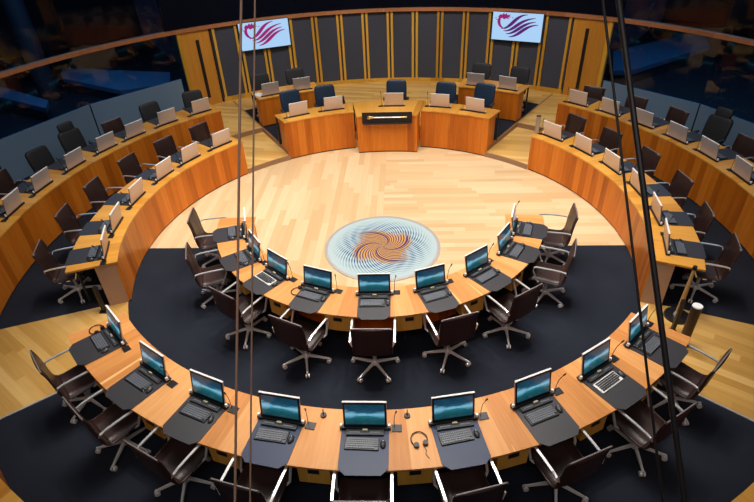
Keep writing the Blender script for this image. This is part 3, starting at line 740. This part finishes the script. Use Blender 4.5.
b = MB(); b.box((0, 0, .005), (.12, .12, .01)); b.build('foot', M['black'], t)
t = tag(empty('slim_post', P(5.75, 38.3, .1)), 'short silver post on the step between rostrum and right benches', 'post')
b = MB(); b.box((0, 0, .21), (.09, .07, .42)); b.build('body', M['silver'], t, .006)
b = MB(); b.box((0, 0, .425), (.095, .075, .012)); b.build('cap', M['grey'], t)

# ------------------------------------------------------------------ camera
cx, cy, cz, yaw, pitch, roll, fpx = .46515, -7.63797, 5.18536, .07054, .60971, -.0465, 528.78
cp_, sp2 = math.cos(pitch), math.sin(pitch)
fwd = Vector((-math.sin(yaw)*cp_, math.cos(yaw)*cp_, -sp2)); right = Vector((math.cos(yaw), math.sin(yaw), 0)); up = right.cross(fwd)
r2 = right*math.cos(roll)+up*math.sin(roll); u2 = up*math.cos(roll)-right*math.sin(roll)
cam = bpy.data.cameras.new('camera'); co = bpy.data.objects.new('camera', cam); COL.objects.link(co)
co.matrix_world = Matrix(((r2.x, u2.x, -fwd.x, cx), (r2.y, u2.y, -fwd.y, cy), (r2.z, u2.z, -fwd.z, cz), (0, 0, 0, 1)))
cam.sensor_width = 36; cam.lens = fpx/754*36; cam.clip_start = .05; scene.camera = co

# suspension cables in front of the gallery
def world_pt(px, py, d):
    return Vector((cx, cy, cz))+(fwd+r2*((px-377)/fpx)-u2*((py-251)/fpx))*d
CAB = [((241.3, -12), (234.8, 514), 2.6, .0065, 'bronze', 'left thicker of the two dark cables hanging on the left'), ((255, -12), (250, 514), 2.9, .005, 'bronze', 'right thinner of the two dark cables hanging on the left'),
       ((601.5, -12), (664, 514), 2.6, .0065, 'steel', 'thinner inner cable of the pair hanging on the right'), ((617, -12), (686, 514), 2.4, .0135, 'steel', 'thick dark cable of the pair hanging on the right')]
for p0, p1, d, r, m, lab in CAB:
    a, e = world_pt(*p0, d), world_pt(*p1, d); mid = (a+e)/2; dr = (a-e).normalized()
    top = mid+dr*4.2; bot = mid-dr*4.0
    t = tag(empty('suspension_cable', mid), lab, 'cable', 'suspension cables')
    b = MB(); b.cyl(top-mid, bot-mid, r, r, 10); b.build('wire', M[m], t)
    b = MB(); b.cyl(top-mid, top-mid-dr*.25, r*2, r*1.5, 10); b.build('end_fitting', M['chrome'], t)

# slabs imitating blue reflections, and lobby columns
for pts, lab in (([(-13.1, 10.5), (-12.6, 11.0), (-11.55, 9.54), (-13.9, 11.1)], 'blue reflection stand-in behind the left glass, at the left edge of the photo'),
                 ([(-11.13, 9.96), (-7.07, 9.16), (-6.64, 8.01), (-7.94, 7.45), (-10.46, 8.81)], 'wide blue reflection stand-in behind the left glass, nearest the left door'),
                 ([(7.06, 10.2), (10.9, 12.6), (10.2, 10.5), (6.93, 8.14), (6.43, 8.19)], 'long blue reflection stand-in behind the right glass'),
                 ([(-12.07, 8.13), (-9.71, 6.71), (-9.39, 6.04), (-11.38, 7.07)], 'small blue reflection stand-in behind the left glass, lowest in the photo')):
    slab('reflection_slab', pts, .45, lab)
for (x, y), lab in (((-10.6, 8.1), 'black round column behind the left glass, between the blue reflection stand-ins'), ((-7.6, 11.6), 'black round column behind the left glass, near the left door'), ((10.6, 7.6), 'black round column behind the right glass')):
    t = tag(empty('lobby_column', (x, y, 0)), lab, 'column', 'lobby columns')
    b = MB(); b.cyl((0, 0, 0), (0, 0, 4.39), .28, .28, 24); b.build('shaft', M['darkwall'], t)
    b = MB(); b.cyl((0, 0, 0), (0, 0, .12), .34, .32, 24); b.build('base', M['black'], t)

# ------------------------------------------------------------------ lights
def spot(loc, target, power, size, blend=.6, rad=.12, col=(1, .93, .84)):
    l = bpy.data.lights.new('ceiling_spot', 'SPOT'); l.energy = power; l.spot_size = R_(size); l.spot_blend = blend; l.shadow_soft_size = rad; l.color = col
    o = bpy.data.objects.new('ceiling_spot', l); COL.objects.link(o); o.location = loc
    o.rotation_euler = (Vector(target)-Vector(loc)).to_track_quat('-Z', 'Y').to_euler(); return o
def area(loc, target, power, sx, sy, col=(1, 1, 1)):
    l = bpy.data.lights.new('added_area_light', 'AREA'); l.energy = power; l.shape = 'RECTANGLE'; l.size = sx; l.size_y = sy; l.color = col
    o = bpy.data.objects.new('added_area_light', l); COL.objects.link(o); o.location = loc
    o.rotation_euler = (Vector(target)-Vector(loc)).to_track_quat('-Z', 'Y').to_euler(); return o
for k in range(10):
    a = 36*k+18; spot(P(2.6, a, 8.2), P(1.3, a, 0), 390, 70)
for a in OUTER: spot(P(1.8, a, 8.2), P(4.35, a, .75), 250, 25, .8)
for a in (-100, -75, -52, 52, 75, 100): spot(P(2.4, a, 8.2), P(4.6, a, .5), 300, 48, .8)
for a in (-128, 128): spot(P(3.6, a, 8.2), P(5.3, a, 0), 260, 30, .8)
for a in (-36, -20, -6, 6, 20, 36): spot(P(4.6, a, 6.5), P(7.8, a, .8), 250, 60)
area((0, -9.5, 8.4), (0, -3.5, .5), 190, 7, 2, (1, .94, .88))  # fill added from the gallery side for drawer fronts and chair backs
area((0, 0, 8.8), (0, 0, 0), 480, 8, 8, (1, .96, .92))  # soft overhead fill, added to lift shadows and whiten chrome
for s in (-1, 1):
    area(P(11, s*52, 4.3), P(11.5, s*52, 0), 120, 6, 3, (.2, .6, 1))  # blue light added to make the reflection slabs show

w = bpy.data.worlds.new('World'); scene.world = w; w.use_nodes = True
w.node_tree.nodes['Background'].inputs[0].default_value = (.01, .014, .03, 1); w.node_tree.nodes['Background'].inputs[1].default_value = .3
scene.view_settings.view_transform = 'Standard'; scene.view_settings.look = 'None'; scene.view_settings.gamma = 1.0
scene.view_settings.use_curve_mapping = False; scene.view_settings.exposure = 0.0
